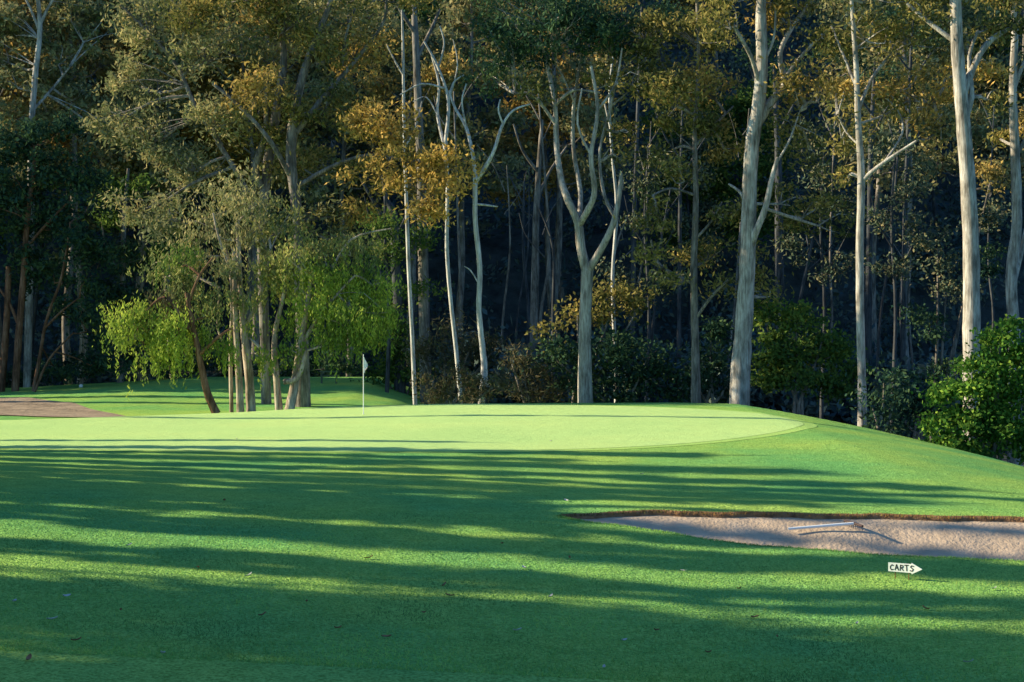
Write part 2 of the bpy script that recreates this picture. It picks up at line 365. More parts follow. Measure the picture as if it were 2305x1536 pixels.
# --- right hand gums
TW = dict(twig=.032, twigshare=.85)
tree('eucalyptus_tree', 'pale gum tree behind the green forking into a wide Y halfway up', 'tree', 66,
 [[(1318,915,36),(1316,800,30),(1318,700,27),(1322,610,27)]],
 [[(1322,615,26),(1308,560,22),(1300,500,20),(1278,450,17),(1262,400,15,.5),(1252,320,13,1),(1248,230,11,1),(1225,120,8,1.5)],
  [(1322,612,22),(1345,575,17,-.3),(1378,510,15,-.6),(1392,450,12,-.6),(1398,395,9,-.6)],
  [(1302,510,16),(1325,470,15,-.5),(1338,430,13,-.8),(1330,350,11,-1),(1345,250,9,-1),(1330,150,7,-1)],
  [(1304,490,13),(1306,430,11,1),(1290,330,10,1.5),(1292,230,8,1.5),(1310,120,6,1.5)],
  [(1385,490,9),(1360,440,8,.5),(1350,340,7,1),(1375,240,7,1),(1392,130,5,1)],
  [(1250,280,8,1),(1200,215,7,.5),(1160,212,5,.5)], [(1248,240,8,1),(1290,205,7,.5),(1350,210,5,.5)],
  [(1345,250,6,-1),(1385,190,5,-1),(1400,110,4,-1)],[(1292,230,5,1.5),(1265,170,4,1),(1240,130,3,1)],[(1330,350,6,-1),(1300,280,5,-1),(1310,200,4,-1)],[(1375,240,5,1),(1420,200,4,1),(1450,140,3,1)]],
 [(1150,110,110,70,1,'dark'),(1255,70,130,80,0,'dark'),(1370,80,110,90,0,'dark'),(1230,20,170,60,1,'dark'),(1440,180,60,60,-1),(1340,190,70,35,1),(1190,200,60,28),(1110,170,60,40,2,'dark'),(1450,60,90,70,1),(1420,280,45,40,1),(1400,340,32,30,1)], 'gum', 'olive', dens=.7, **TW)
tree('eucalyptus_tree', 'slender dark trunked gum between the forked tree and the thick leaning trunk', 'tree', 65,
 [[(1567,915,24),(1565,780,19),(1562,600,16),(1566,450,13),(1563,300,11),(1572,150,9),(1568,0,7),(1566,-60,5)]],
 [[(1563,640,9),(1520,620,8,.5),(1480,590,7,1),(1465,540,5,1)],[(1565,720,8),(1600,670,7,-.5),(1640,630,6,-1)],[(1563,540,7),(1600,500,6),(1625,455,4)],[(1564,330,7),(1610,280,6,.5),(1650,240,4,1)],[(1568,240,7),(1520,190,5,.5),(1480,130,4,1)],[(1563,440,7),(1510,425,6,-.5),(1470,440,4,-1)]],
 [(1560,70,110,70),(1600,190,90,70,1,'brown'),(1500,210,70,60,-1),(1480,480,60,45,-1),(1460,560,45,35,-1),(1620,470,60,48),(1600,570,70,45,1),(1640,330,60,60,1,'brown'),(1480,120,70,50,1),(1540,390,60,38),(1500,320,60,50,1),(1560,-40,150,50),(1590,280,70,45,0),(1630,640,40,30,0),(1500,640,40,28,-1)], 'greyb', 'olive', dens=.7, **TW)
tree('eucalyptus_tree', 'thickest smooth barked gum leaning slightly right with forked upper limbs', 'tree', 63,
 [[(1663,930,50),(1668,820,44),(1676,700,38),(1684,560,36),(1686,450,33),(1692,330,31),(1706,240,30),(1714,150,27),(1712,40,24),(1715,-80,18)]],
 [[(1686,570,18),(1700,525,17,-.3),(1722,470,14,-.5),(1735,410,12,-.5),(1750,355,9,-.5)],[(1700,285,22),(1735,230,20,.3),(1765,190,15,.5),(1755,120,12,.5),(1790,50,10,.8),(1830,0,8,1)],
  [(1710,200,12),(1690,130,10,-.5),(1650,60,8,-1)],[(1762,180,9,.5),(1810,120,8,0),(1860,70,6,0)],[(1688,500,8),(1670,440,7,.5),(1640,415,5,1)],[(1745,370,6,-.5),(1775,320,5,-.5),(1800,250,3,0)],[(1765,190,7,.5),(1790,170,5,.5),(1830,175,3,.5)],[(1714,150,8),(1740,90,6,0),(1745,20,5,0)]],
 [(1640,50,70,50,-1),(1800,190,65,50,0,'brown'),(1850,210,40,45,0,'brown'),(1760,30,90,55,1,'brown'),(1780,290,65,45,1),(1830,480,70,60,2),(1780,450,45,35,2),(1700,590,40,50,2),(1860,90,60,45,1),(1700,-30,160,50),(1880,510,45,35,2),(1830,340,50,45,2),(1740,660,35,30,2)], 'gum', 'olive', dens=.65, **TW)
tree('eucalyptus_tree', 'tall straight pale gum with one arm reaching up to the right', 'tree', 60,
 [[(1942,975,22),(1940,850,19),(1936,700,19),(1935,550,18),(1938,400,17),(1931,280,14),(1926,150,12),(1915,0,9),(1912,-70,6)]],
 [[(1939,410,12),(1965,385,10,-.3),(2010,352,8,-.6),(2062,318,5,-1)],[(1931,250,9),(1960,180,8,.5),(2010,120,7,1),(2070,90,5,1)],[(1928,200,8),(1895,120,6,.5),(1870,60,5,1)],[(1990,365,5,-.5),(2030,300,5,0),(2020,250,4,.5),(1990,220,3,.5)],[(1931,280,6),(1990,260,5,.5),(2040,230,4,1),(2100,235,3,1)],[(1936,330,5),(1905,300,4,.5),(1885,260,3,.5)]],
 [(1960,70,90,60),(2080,230,80,60,1,'brown'),(2130,170,60,50,1,'brown'),(1880,80,65,50,1),(2060,90,80,50,1),(1890,300,46,52,1),(2010,190,60,35,1,'brown'),(1960,-30,150,50),(1880,200,50,40,1,'brown'),(1990,270,45,35,1),(2110,290,45,30,1,'brown'),(1900,390,32,34,1)], 'gum', 'olive', dens=.65, **TW)
tree('eucalyptus_tree', 'massive tall grey gum rising behind the bright green bush', 'tree', 58,
 [[(2190,980,44),(2187,800,40),(2187,680,39),(2184,520,37),(2175,380,34),(2163,230,31),(2152,90,28),(2147,-80,24)]],
 [[(2166,215,20),(2190,150,17,.4),(2225,95,14,.6),(2290,55,10,1),(2340,20,8,1)],[(2155,100,12),(2100,60,10,.3),(2040,10,8,.6)],[(2165,290,12),(2186,220,12),(2180,130,9,.5),(2200,70,7,.5)]],
 [(2080,30,80,40,1),(2240,150,50,50,1,'brown'),(2230,220,38,32,1),(2200,60,60,45,1),(2320,40,80,60,1),(2180,-30,140,45)], 'gum', 'olive', dens=.65, **TW)
tree('eucalyptus_tree', 'pale forked gum at the right edge of the photo', 'tree', 64,
 [[(2285,900,30),(2282,740,26),(2276,620,26),(2288,500,24),(2284,350,21),(2278,200,18),(2282,60,15),(2270,-60,10)]],
 [[(2286,350,11),(2310,310,10),(2340,260,8)],[(2278,210,10),(2300,150,9),(2330,100,7)],[(2280,640,14),(2300,560,12,.5),(2320,470,9,.5)]],
 [(2290,0,90,50),(2330,250,50,60,1,'brown'),(2240,300,38,45,2)], 'gum', 'olive', dens=.65, **TW)
# --- pale dead trees
G = 'bare pale trunks at the dark forest edge'
tree('dead_tree', 'bare bone white tree with a forked antler like top left of centre', 'tree', 66,
 [[(1083,915,16),(1090,850,16),(1088,800,14),(1078,700,12),(1080,600,12),(1070,500,11),(1070,405,11)]],
 [[(1070,410,11),(1066,360,9),(1050,290,8,.3),(1025,245,6,.5),(1010,205,4,.5)],[(1070,410,11),(1092,378,10,-.3),(1112,340,8,-.6),(1130,285,7,-.6),(1155,250,5,-.6),(1192,236,4,-.6)],[(1070,460,6),(1092,462,5),(1120,466,3)],[(1132,280,5,-.6),(1122,250,4,-.8),(1126,225,3,-.8)],[(1050,290,5,.3),(1040,230,4,0),(1050,190,3,0)],[(1078,640,4),(1060,610,3),(1045,600,2)]], (), 'white', group=G)
tree('dead_tree', 'thin white trunk splitting near the top just left of the antler shaped dead tree', 'tree', 68,
 [[(1040,930,11),(1025,770,10),(1015,680,9),(1006,560,9),(1008,420,9),(1003,330,9),(1010,230,7),(985,150,6),(955,95,4)]],
 [[(1003,340,8),(985,260,7,.5),(988,190,6,.5),(970,120,4,.5)],[(1008,240,6),(1020,190,5),(1045,170,3)],[(1000,200,5),(950,190,4),(900,215,3)],[(988,150,5),(1000,100,4),(990,60,3)],[(985,260,4,.5),(960,220,3,.5),(930,230,2,.5)],[(1010,230,4),(1030,150,3),(1020,90,2)]], (), 'white', group=G)
tree('dead_tree', 'straight narrow white trunk under the orange tinged foliage', 'tree', 69,
 [[(935,930,10),(928,760,9),(920,600,9),(915,450,8),(910,300,7),(908,130,6),(905,20,4)]], [[(908,170,5),(890,140,4),(870,100,3)],[(912,330,5),(935,290,4),(950,230,3)]], (), 'white', group=G)
tree('dead_tree', 'slim white trunk just right of the forked Y gum', 'tree', 71,
 [[(1388,930,10),(1384,780,9),(1379,620,8),(1388,470,7),(1376,330,6),(1372,200,5),(1385,90,4)]], [[(1384,480,6),(1400,420,5),(1398,390,3)],[(1376,300,5),(1360,230,4)]], (), 'white', group=G)
# --- grey mid forest trunks
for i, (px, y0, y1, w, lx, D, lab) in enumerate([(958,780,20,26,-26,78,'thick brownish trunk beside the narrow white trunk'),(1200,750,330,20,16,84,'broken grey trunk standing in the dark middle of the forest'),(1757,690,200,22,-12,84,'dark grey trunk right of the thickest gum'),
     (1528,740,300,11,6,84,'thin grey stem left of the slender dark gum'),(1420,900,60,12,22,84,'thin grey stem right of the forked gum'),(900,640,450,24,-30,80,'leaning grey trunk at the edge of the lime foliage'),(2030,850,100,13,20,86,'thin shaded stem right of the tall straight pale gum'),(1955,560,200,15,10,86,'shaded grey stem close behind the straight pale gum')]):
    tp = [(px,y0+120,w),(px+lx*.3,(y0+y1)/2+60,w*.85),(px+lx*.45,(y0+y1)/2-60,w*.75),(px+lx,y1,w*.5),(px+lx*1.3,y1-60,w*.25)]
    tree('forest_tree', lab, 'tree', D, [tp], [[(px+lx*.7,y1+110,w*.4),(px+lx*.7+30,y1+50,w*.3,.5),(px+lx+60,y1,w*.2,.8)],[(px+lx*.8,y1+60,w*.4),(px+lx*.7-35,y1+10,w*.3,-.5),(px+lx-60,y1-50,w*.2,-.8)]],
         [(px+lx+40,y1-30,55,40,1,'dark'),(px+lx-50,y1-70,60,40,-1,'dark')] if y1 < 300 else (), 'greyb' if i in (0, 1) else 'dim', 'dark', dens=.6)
rt = random.Random(3)
PG = 'thin bare stems in the dark middle of the forest'
for i, px in enumerate([1125,1160,1232,1245,1352,1460,1632,1778,1862,1978,2068,2225,1035,1180,1420]):
    D = rt.uniform(80, 97); y1 = rt.uniform(150, 560); w = rt.uniform(4, 9); lx = rt.uniform(-70, 70); px += rt.uniform(-5, 5); s = rt.choice((-1, 1))
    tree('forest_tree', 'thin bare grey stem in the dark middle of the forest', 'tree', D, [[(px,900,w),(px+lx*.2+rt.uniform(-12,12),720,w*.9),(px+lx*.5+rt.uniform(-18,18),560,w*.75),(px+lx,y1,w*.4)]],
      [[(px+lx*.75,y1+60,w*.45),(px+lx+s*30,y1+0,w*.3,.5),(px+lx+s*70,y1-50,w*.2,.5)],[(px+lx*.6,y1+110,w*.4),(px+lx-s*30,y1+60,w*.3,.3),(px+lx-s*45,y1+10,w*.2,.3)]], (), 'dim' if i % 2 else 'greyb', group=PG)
# understory trees filling the middle height
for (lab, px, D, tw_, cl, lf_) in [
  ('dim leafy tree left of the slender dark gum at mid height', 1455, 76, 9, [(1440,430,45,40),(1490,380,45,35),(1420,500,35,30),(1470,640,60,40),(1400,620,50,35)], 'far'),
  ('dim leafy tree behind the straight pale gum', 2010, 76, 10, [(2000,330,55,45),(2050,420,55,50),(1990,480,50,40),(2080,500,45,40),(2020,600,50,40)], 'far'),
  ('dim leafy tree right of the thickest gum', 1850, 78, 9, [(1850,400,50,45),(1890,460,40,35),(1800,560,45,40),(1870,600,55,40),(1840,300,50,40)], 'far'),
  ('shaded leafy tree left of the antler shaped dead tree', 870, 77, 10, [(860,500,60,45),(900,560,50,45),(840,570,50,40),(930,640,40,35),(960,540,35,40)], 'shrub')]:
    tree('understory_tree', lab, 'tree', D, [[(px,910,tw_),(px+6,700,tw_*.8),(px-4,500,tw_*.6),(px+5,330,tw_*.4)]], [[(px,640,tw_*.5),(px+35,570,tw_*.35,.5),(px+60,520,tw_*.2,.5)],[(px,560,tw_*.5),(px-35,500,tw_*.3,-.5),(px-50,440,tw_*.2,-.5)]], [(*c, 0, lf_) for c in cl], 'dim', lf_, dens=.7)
# --- left stand
tree('eucalyptus_tree', 'large spreading gum behind the lime green trees with two heavy grey trunks', 'tree', 66,
 [[(682,930,36),(680,760,28),(674,600,24),(668,470,24),(655,350,24),(668,230,21),(700,120,17),(740,20,12),(760,-60,8)],
  [(600,930,24,1.5),(596,760,22,1.5),(590,560,22,1.5),(596,430,22,1.5),(610,330,23,1.5),(626,230,20,1),(640,120,15,1),(620,10,10,1)]],
 [[(596,430,18,1.5),(575,380,16,1),(598,300,13,.5),(600,200,10,.5)],[(668,300,14),(720,230,12),(790,150,10,.5),(860,60,7,.5),(870,0,5,.5)],[(655,400,12),(610,320,11,-1),(540,240,9,-1),(480,190,7,-1)],
  [(500,330,11,1),(440,240,11,1),(400,150,9,1),(330,70,7,1),(270,10,5,1)],[(590,500,14,1.5),(540,400,12,1),(490,320,11,1)],[(670,420,12),(760,370,10),(850,350,8,-.5),(960,380,6,-1)],[(770,150,8,.5),(780,80,6,0),(800,20,4,0)]],
 [(640,50,130,70),(480,110,120,75,1,'grey'),(800,110,90,70,1,'brown'),(340,60,110,70,2,'grey'),(330,190,100,70,2,'grey'),(580,190,100,55,-1,'brown'),(740,230,95,65,0),(480,260,95,60,0,'grey'),(600,330,70,45,1),(830,270,80,60,-2,'brown'),(900,300,75,60,-2.5,'gold'),(990,380,62,55,-3,'gold'),(950,440,60,40,-3,'gold'),(850,400,80,50,-2,'brown'),(730,380,75,50,1),(420,380,90,60,1,'grey'),(330,320,80,60,2,'grey'),(540,430,80,45,-1,'grey'),(700,480,60,40,0,'grey'),(560,-20,220,50),(870,-10,130,50,1),(720,130,60,50,0),(430,30,90,50,0),
  (320,460,70,55,1,'grey'),(390,500,60,50,0,'grey'),(780,470,70,45,0,'brown'),(760,540,60,40,0,'grey'),(240,260,60,60,2,'grey'),(1015,430,40,45,-3.5,'gold'),(1000,350,45,40,-3.5,'gold'),(930,340,55,45,-3.5,'gold'),(980,460,40,32,-3.5,'gold')], 'greyb', 'olive', dens=.8, **TW)
tree('paperbark_tree', 'grey leaved tree with cream trunks in the middle of the left stand', 'tree', 62,
 [[(565,930,22),(560,840,20),(548,740,15),(540,620,12),(535,500,9)],[(541,930,18,-.3),(537,830,15,-.3),(530,720,11,-.3),(527,560,8,-.3)],[(521,930,10,.5),(519,800,8,.5),(522,650,7,.5),(505,520,6,.5)]],
 [[(548,740,10),(590,660,8),(610,560,6)],[(535,640,8),(500,560,6,-.5),(480,480,4,-.5)],[(519,800,5,.5),(490,740,4,0),(495,650,3,0)]],
 [(540,520,65,55,0,'grey'),(510,600,52,45,-1,'grey'),(600,600,50,50,0,'sage'),(560,450,75,45,0,'grey'),(470,500,50,50,1,'grey'),(620,500,60,55,1,'sage'),(545,670,42,30,-1,'sage'),(630,640,42,48,0,'sage'),(430,560,55,45,1,'grey'),(370,590,45,35,1,'sage'),(560,745,30,18,0,'lime')], 'tan', 'grey', ls_=(.24, .07), droop=1.3, dens=.8, streamer=.7, sfrac=.5, twig=.025, twigshare=.7)
tree('willow_myrtle', 'lime green drooping tree with a bent brown trunk at the left of the stand', 'tree', 60,
 [[(487,932,20),(465,880,17),(448,800,14),(432,720,12),(420,660,9)]],
 [[(440,760,10),(400,700,8),(370,670,7),(330,700,5),(310,740,4)],[(448,800,8),(490,760,7,-.5),(520,740,5,-.5)],[(425,680,8),(450,620,6),(480,580,4)]],
 [(330,735,58,42),(395,745,50,42,-.5),(283,735,32,38),(455,750,36,30,.5),(345,795,48,26),(410,640,55,35,1,'sage'),(365,670,55,26,1,'brush'),(480,690,38,32,.5,'sage'),(300,700,42,30,0),(400,580,45,30,1,'shrub'),(500,785,38,22,0),(410,795,34,22,0)], 'red', 'lime', ls_=(.2, .065), droop=1.4, dens=1.2, streamer=1.2, sfrac=.65, sub=.36)
tree('willow_myrtle', 'bright lime weeping tree leaning right over the trunks beside the flag', 'tree', 61,
 [[(650,930,24),(664,860,19),(676,780,15),(690,700,12),(700,620,9)],[(628,930,19,.4),(622,850,15,.4),(618,760,12,.4),(640,660,9,.4)]],
 [[(676,780,10),(720,710,8),(770,650,6),(800,620,4)],[(622,850,9),(590,790,7),(560,760,5)],[(640,860,14,-.3),(670,850,12,-.5),(690,790,9,-.5)],[(690,690,8),(740,620,6,.5),(790,540,5,.5),(880,515,3,.5)]],
 [(710,620,66,50),(785,630,72,50,.5),(840,700,46,50,0),(770,715,66,44,-.5),(710,690,54,40,-.5),(800,565,52,36,1,'sage'),(725,555,54,38,1,'sage'),(655,580,40,36,0,'sage'),(590,800,36,18,-.5),(735,770,48,26,-.5),(840,755,38,28,0),(662,720,36,28,.5),(855,640,34,40,.5),(790,765,42,24,-.3),(650,780,26,16,-.5)], 'tan', 'lime', ls_=(.2, .065), droop=1.4, dens=1.2, streamer=1.1, sfrac=.6, sub=.36)
# --- far left dark trees
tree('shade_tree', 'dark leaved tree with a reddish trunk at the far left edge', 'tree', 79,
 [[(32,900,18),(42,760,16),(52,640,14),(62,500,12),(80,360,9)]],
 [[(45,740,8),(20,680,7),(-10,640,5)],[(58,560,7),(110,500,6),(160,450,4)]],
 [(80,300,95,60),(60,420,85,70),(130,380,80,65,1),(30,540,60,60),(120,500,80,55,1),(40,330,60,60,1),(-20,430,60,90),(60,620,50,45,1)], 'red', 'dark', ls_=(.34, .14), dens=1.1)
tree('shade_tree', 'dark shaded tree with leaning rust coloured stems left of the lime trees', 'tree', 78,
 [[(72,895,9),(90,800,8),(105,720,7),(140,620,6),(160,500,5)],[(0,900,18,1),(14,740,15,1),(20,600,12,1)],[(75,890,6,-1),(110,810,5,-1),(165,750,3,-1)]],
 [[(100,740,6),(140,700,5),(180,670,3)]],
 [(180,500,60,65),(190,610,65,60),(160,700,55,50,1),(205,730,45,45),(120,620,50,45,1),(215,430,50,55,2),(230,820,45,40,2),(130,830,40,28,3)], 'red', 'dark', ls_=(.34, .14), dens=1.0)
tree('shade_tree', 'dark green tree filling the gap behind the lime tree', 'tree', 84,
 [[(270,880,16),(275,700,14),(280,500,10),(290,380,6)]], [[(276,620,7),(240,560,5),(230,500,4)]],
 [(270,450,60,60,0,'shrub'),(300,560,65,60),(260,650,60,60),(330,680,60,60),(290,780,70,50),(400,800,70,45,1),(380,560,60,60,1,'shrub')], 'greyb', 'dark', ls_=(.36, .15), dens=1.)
tree('eucalyptus_tree', 'tall sunlit gum with a pale lean trunk in the top left corner', 'tree', 85,
 [[(60,880,18),(70,500,16),(72,300,14),(80,180,13),(92,60,11),(80,-60,8)]], [[(92,60,7),(110,20,6),(140,-30,5)],[(90,70,7),(70,20,6),(50,-20,5)],[(74,250,7),(120,200,6,1),(160,150,4,1)]],
 [(40,60,70,55,1,'grey'),(130,120,70,55,2,'grey'),(200,60,70,60,2,'grey'),(30,180,50,50,1,'grey'),(180,220,70,50,2,'grey'),(110,-10,110,40,1),(230,280,60,50,2,'grey'),(110,250,60,40,2,'grey'),(0,120,60,60,2,'grey')], 'gum', 'grey', ls_=(.38, .15), dens=.8, **TW)
# --- shrubs
def shrub(label, px, ybase, D, cl, leaf, name='shrub', bark='greyb', ls_=(.26, .14), dens=1., stems=4, sub=.42):
    X0 = wx(px, D); tr = []
    for i in range(stems):
        c = cl[i % len(cl)]; tr.append([(px+(i-stems/2)*6, ybase, 8), ((px+c[0])/2, (ybase+c[1])/2, 6), (c[0], c[1], 3)])
    return tree(name, label, 'shrub', D, tr, (), cl, bark, leaf, ls_, .2, dens=dens, twig=.015, twigshare=.2, sub=sub)
shrub('bright green broad leaved bush on the slope at the right edge', 2240, 1060, 49, [(2250,765,42,22),(2215,815,60,24),(2300,800,50,28),(2160,880,52,22),(2240,870,70,26),(2310,890,50,30),(2175,945,62,26),(2260,970,75,30),(2115,950,34,20),(2315,1000,50,34),(2195,1015,60,24),(2275,725,26,16),(2130,1000,40,18),(2290,850,60,24),(2230,925,75,24),(2120,890,26,14)], 'bush', dens=3.2, ls_=(.17, .11), stems=9, sub=.25)
shrub('rounded dark green bush behind the base of the thickest gum', 1800, 930, 66, [(1790,720,60,45),(1850,770,65,50),(1750,790,55,55),(1810,850,85,55),(1890,850,50,50),(1740,860,40,50),(1720,720,32,42),(1880,790,40,40)], 'shrub', dens=1.6, sub=.36)
shrub('pale olive topped shrub beside the forked gum', 1300, 930, 69, [(1300,705,50,26),(1390,655,60,32),(1440,690,50,35),(1250,735,35,22),(1340,700,50,30)], 'olive', dens=.9)
shrub('wide low dark shrub under the forked gum', 1400, 940, 68, [(1380,780,80,50),(1460,800,70,55),(1240,800,70,45),(1300,850,70,45),(1420,870,90,40),(1500,860,50,45)], 'dark', dens=1.1)
shrub('leafy mid green shrub beyond the mound right of the flag', 900, 920, 80, [(890,740,40,45),(900,800,50,50),(870,850,45,35),(935,850,35,35),(880,690,30,35)], 'shrub', dens=1.2)
shrub('tangled brown scrub near the foot of the antler shaped dead tree', 1030, 930, 65, [(1000,870,45,28),(1050,850,45,32),(1120,865,50,30),(985,900,45,20),(1060,895,60,22),(960,860,25,22)], 'brush', ls_=(.26, .05), dens=.75, sub=.3)
shrub('brownish scrub between the antler dead tree and the forked gum', 1190, 940, 68, [(1180,840,50,34),(1235,875,50,30),(1150,810,38,30),(1190,890,60,24)], 'brush', ls_=(.28, .055), dens=.75, sub=.32)
shrub('tall tangled thicket in the shade behind the two white trunks', 1000, 930, 76, [(1000,800,50,45),(1060,780,45,40),(950,800,40,45),(1110,790,50,40),(1020,740,35,30)], 'brush', ls_=(.34, .08), dens=.7)
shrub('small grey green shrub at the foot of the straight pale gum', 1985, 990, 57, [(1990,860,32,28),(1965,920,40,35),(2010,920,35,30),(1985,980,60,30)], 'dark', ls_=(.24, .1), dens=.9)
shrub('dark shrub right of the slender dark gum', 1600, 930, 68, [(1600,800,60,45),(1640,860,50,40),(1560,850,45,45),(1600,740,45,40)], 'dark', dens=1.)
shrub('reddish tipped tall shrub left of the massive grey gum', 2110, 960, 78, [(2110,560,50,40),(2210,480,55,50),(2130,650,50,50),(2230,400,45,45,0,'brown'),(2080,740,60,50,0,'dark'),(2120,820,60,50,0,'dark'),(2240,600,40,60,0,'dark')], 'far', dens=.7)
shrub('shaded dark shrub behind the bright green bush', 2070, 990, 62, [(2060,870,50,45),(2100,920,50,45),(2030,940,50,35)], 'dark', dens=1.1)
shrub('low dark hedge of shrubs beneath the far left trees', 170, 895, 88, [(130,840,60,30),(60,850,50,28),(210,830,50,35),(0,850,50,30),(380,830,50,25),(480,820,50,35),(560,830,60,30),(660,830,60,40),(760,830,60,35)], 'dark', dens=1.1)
# ------------------------------------------------------------------ generic forest trees (shared meshes)
def auto_tree(seed, Ht, cb, cr, r0, nl, lf, leafmat, bark, nbr=9, cl=1.7, flat=.6, swy=.25):
    global rng
    keep = rng; rng = np.random.default_rng(seed)
    mb = MB(); z = np.linspace(-.4, Ht, 7); sway = np.cumsum(rng.normal(0, swy, (7, 2)), 0); sway[0] = 0
    P = np.column_stack([sway, z]); R = r0*(1-.75*np.linspace(0, 1, 7)**1.2)
    path = mb.tube(P, R, 8, 4, .03); tk = mb.mesh('trunk'); L = []; tw = MB()
    for i in range(nbr):
        hz = cb+(Ht-cb)*(i+.3)/nbr*.95; q = path[np.argmin(abs(path[:, 2]-hz))]; a = i*2.4+rng.uniform(-.4, .4)
        ln = cr*rng.uniform(.45, 1)*(1-.35*i/nbr); dz = ln*rng.uniform(.3, .9)
        e = q+np.array([math.cos(a)*ln, math.sin(a)*ln, dz]); m_ = (q+e)/2+np.array([0, 0, -.15*ln])+rng.normal(size=3)*.1
        tw.tube([q, m_, e], [r0*.3, r0*.2, r0*.08], 5, 3)
        s = cl*rng.uniform(.7, 1.25); SC, l = clump(e, (s, s, s*flat), int(nl/nbr), per=30, sub=.4*max(1, lf[0]/.35)*min(1, cl)); L.append(l)
        for c in SC[::2]: tw.tube([e*.6+m_*.4, (e+c)/2+rng.normal(size=3)*.1, c], [.04, .03, .012], 3, 2)
    cr_ = quads_mesh('crown', leaf_quads(np.concatenate(L), lf[0], lf[1], .4), tw)
    tk.materials.append(M[bark]); cr_.materials.append(M[leafmat]); cr_.materials.append(M[bark])
    rng = keep
    return (('trunk', tk), ('crown', cr_))
def put(proto, x, y, rz, sc, label, group, name='forest_tree', scz=None):
    e = empty(name, (x, y, h(x, y)), label, 'tree', group, rz); e.scale = (sc, sc, scz or sc)
    for n, me in proto: link(n, me, None, e)
    return e
protos = [auto_tree(11, 26, 14, 5, .30, 7000, (.44, .21), 'far', 'dim', 12, 2.2), auto_tree(12, 30, 15, 4.5, .28, 8000, (.44, .21), 'grey', 'greyb', 12, 2.1),
          auto_tree(13, 24, 10, 4, .2, 6500, (.44, .21), 'far', 'stem', 11, 1.9), auto_tree(14, 28, 15, 5.5, .32, 8000, (.44, .21), 'brown', 'greyb', 13, 2.3),
          auto_tree(15, 20, 6, 4, .18, 8000, (.5, .22), 'shrub', 'stem', 12, 2.0)]
r2 = random.Random(5); cnt = 0
LB = 'tall gum in the crowded shaded forest on the slope behind the green'; GP = 'trees of the forest slope behind the green'
rows = [(99, 6), (108, 8), (118, 9), (131, 11), (147, 11), (166, 11)]
for Yr, n in rows:
    for i in range(n):
        hw = Yr*.40+4; x = -hw+2*hw*(i+r2.uniform(.1, .9))/n; y = Yr+r2.uniform(-4, 4)
        k = r2.randrange(5)
        if Yr < 100 and k == 4: k = 2
        o = put(protos[k], x, y, r2.uniform(0, 6.28), r2.uniform(.8, 1.1), LB, GP); cnt += 1
        o.rotation_euler = (r2.uniform(-.05, .05), r2.uniform(-.07, .07), o.rotation_euler[2])
for x, y, k, s in [(-33,88,1,.9),(-34,94,3,1.),(-28,90,1,.95),(-22,93,1,.9),(-17,92,3,.85),(-11,94,1,.9),(-30,98,1,1.05),(-37,99,3,1.1),(-6,93,3,.8),(-25,99,3,1.1),(-18,100,1,1.1)]:
    put(protos[k], x, y, x*1.3, s, LB, GP); cnt += 1
# hillside foliage mass, forest shade mixed into its leaf colour
rng = np.random.default_rng(99); L = []
for i in range(1500):
    y = 98+rng.random()**.8*93; x = (rng.random()*2-1)*(y*.42+6); s = rng.uniform(1.2, 2.6); n = 75
    c = np.array([x, y, float(H0(x, y))+rng.uniform(.3, 3.5)]); L.append(c+rng.normal(size=(n, 3))*np.array([s, s, s*.7])*.6)
for i in range(420):
    y = 80+rng.random()*20; x = -3+rng.random()*(y*.42); s = rng.uniform(.8, 1.7); n = 90
    c = np.array([x, y, float(H0(x, y))+rng.uniform(.2, 4.)]); L.append(c+rng.normal(size=(n, 3))*np.array([s, s, s*.8])*.6)
tag(link('forest_undergrowth', quads_mesh('forest_undergrowth', leaf_quads(np.concatenate(L), .6, .3, .2)), M['deep_shade']), 'dark tangled undergrowth covering the forest slope', 'undergrowth', kind='stuff')
# ------------------------------------------------------------------ trees left of the frame (their shadows stripe the lawn)
rng = np.random.default_rng(31)
AZ = math.radians(7); EL = math.radians(24)
shp = [auto_tree(21, 25, 1.2, 1.0, .3, 15000, (.40, .2), 'olive', 'greyb', 30, 1.05, 1.5, .08),
       auto_tree(22, 25, 1.2, .15, .2, 9000, (.28, .15), 'dark', 'gum', 34, .34, 2.2, .06),
       auto_tree(23, 26, 22, 3., .30, 2600, (.42, .2), 'olive', 'gum', 8, 1.6, .6, .08)]
SL = math.tan(AZ)
def shade(Y0, kind, X=-28., sc=1., scz=None):
    put(shp[kind], X, Y0+(-X)*SL, Y0*1.7, sc, 'tall gum of the shelter belt along the left side of the fairway', 'shelter belt trees left of the fairway', 'eucalyptus_tree', scz)
for a in [(40.2,1,-28,.7,.5),(37.4,1,-27,1.5,.60),(35.2,1,-28,1.2,.55),(33.6,0,-27,.6,.62),(31.2,1,-27,1.5,.66),(30.0,1,-28,1.1,.85),(28.4,0,-27,.6,.62),(26.9,1,-26,1.5,.56),(25.8,1,-27,1.5,.48),(24.7,1,-26,1.6,.47),(23.6,1,-27,1.6,.48),(25.6,1,-25,.42,.95),(24.6,1,-25,.5,.9),(22.8,1,-26,1.5,.75),
          (20.9,1,-26,1.5,1.),(20.1,1,-27,1.3,.95),(18.3,1,-26,1.3,1.),(17.3,1,-27,.7,1.),(15.2,0,-27,.9,1.),(13.6,0,-26,.9,1.),(11.6,0,-27,1.,1.),
          (9.0,0,-28,1.,1.),(6.,0,-28,1.,1.),(2.5,0,-28,1.,1.),(51.0,1,-31,.75,1.1),(-3,0,-29,1.,1.)]:
    shade(*a)
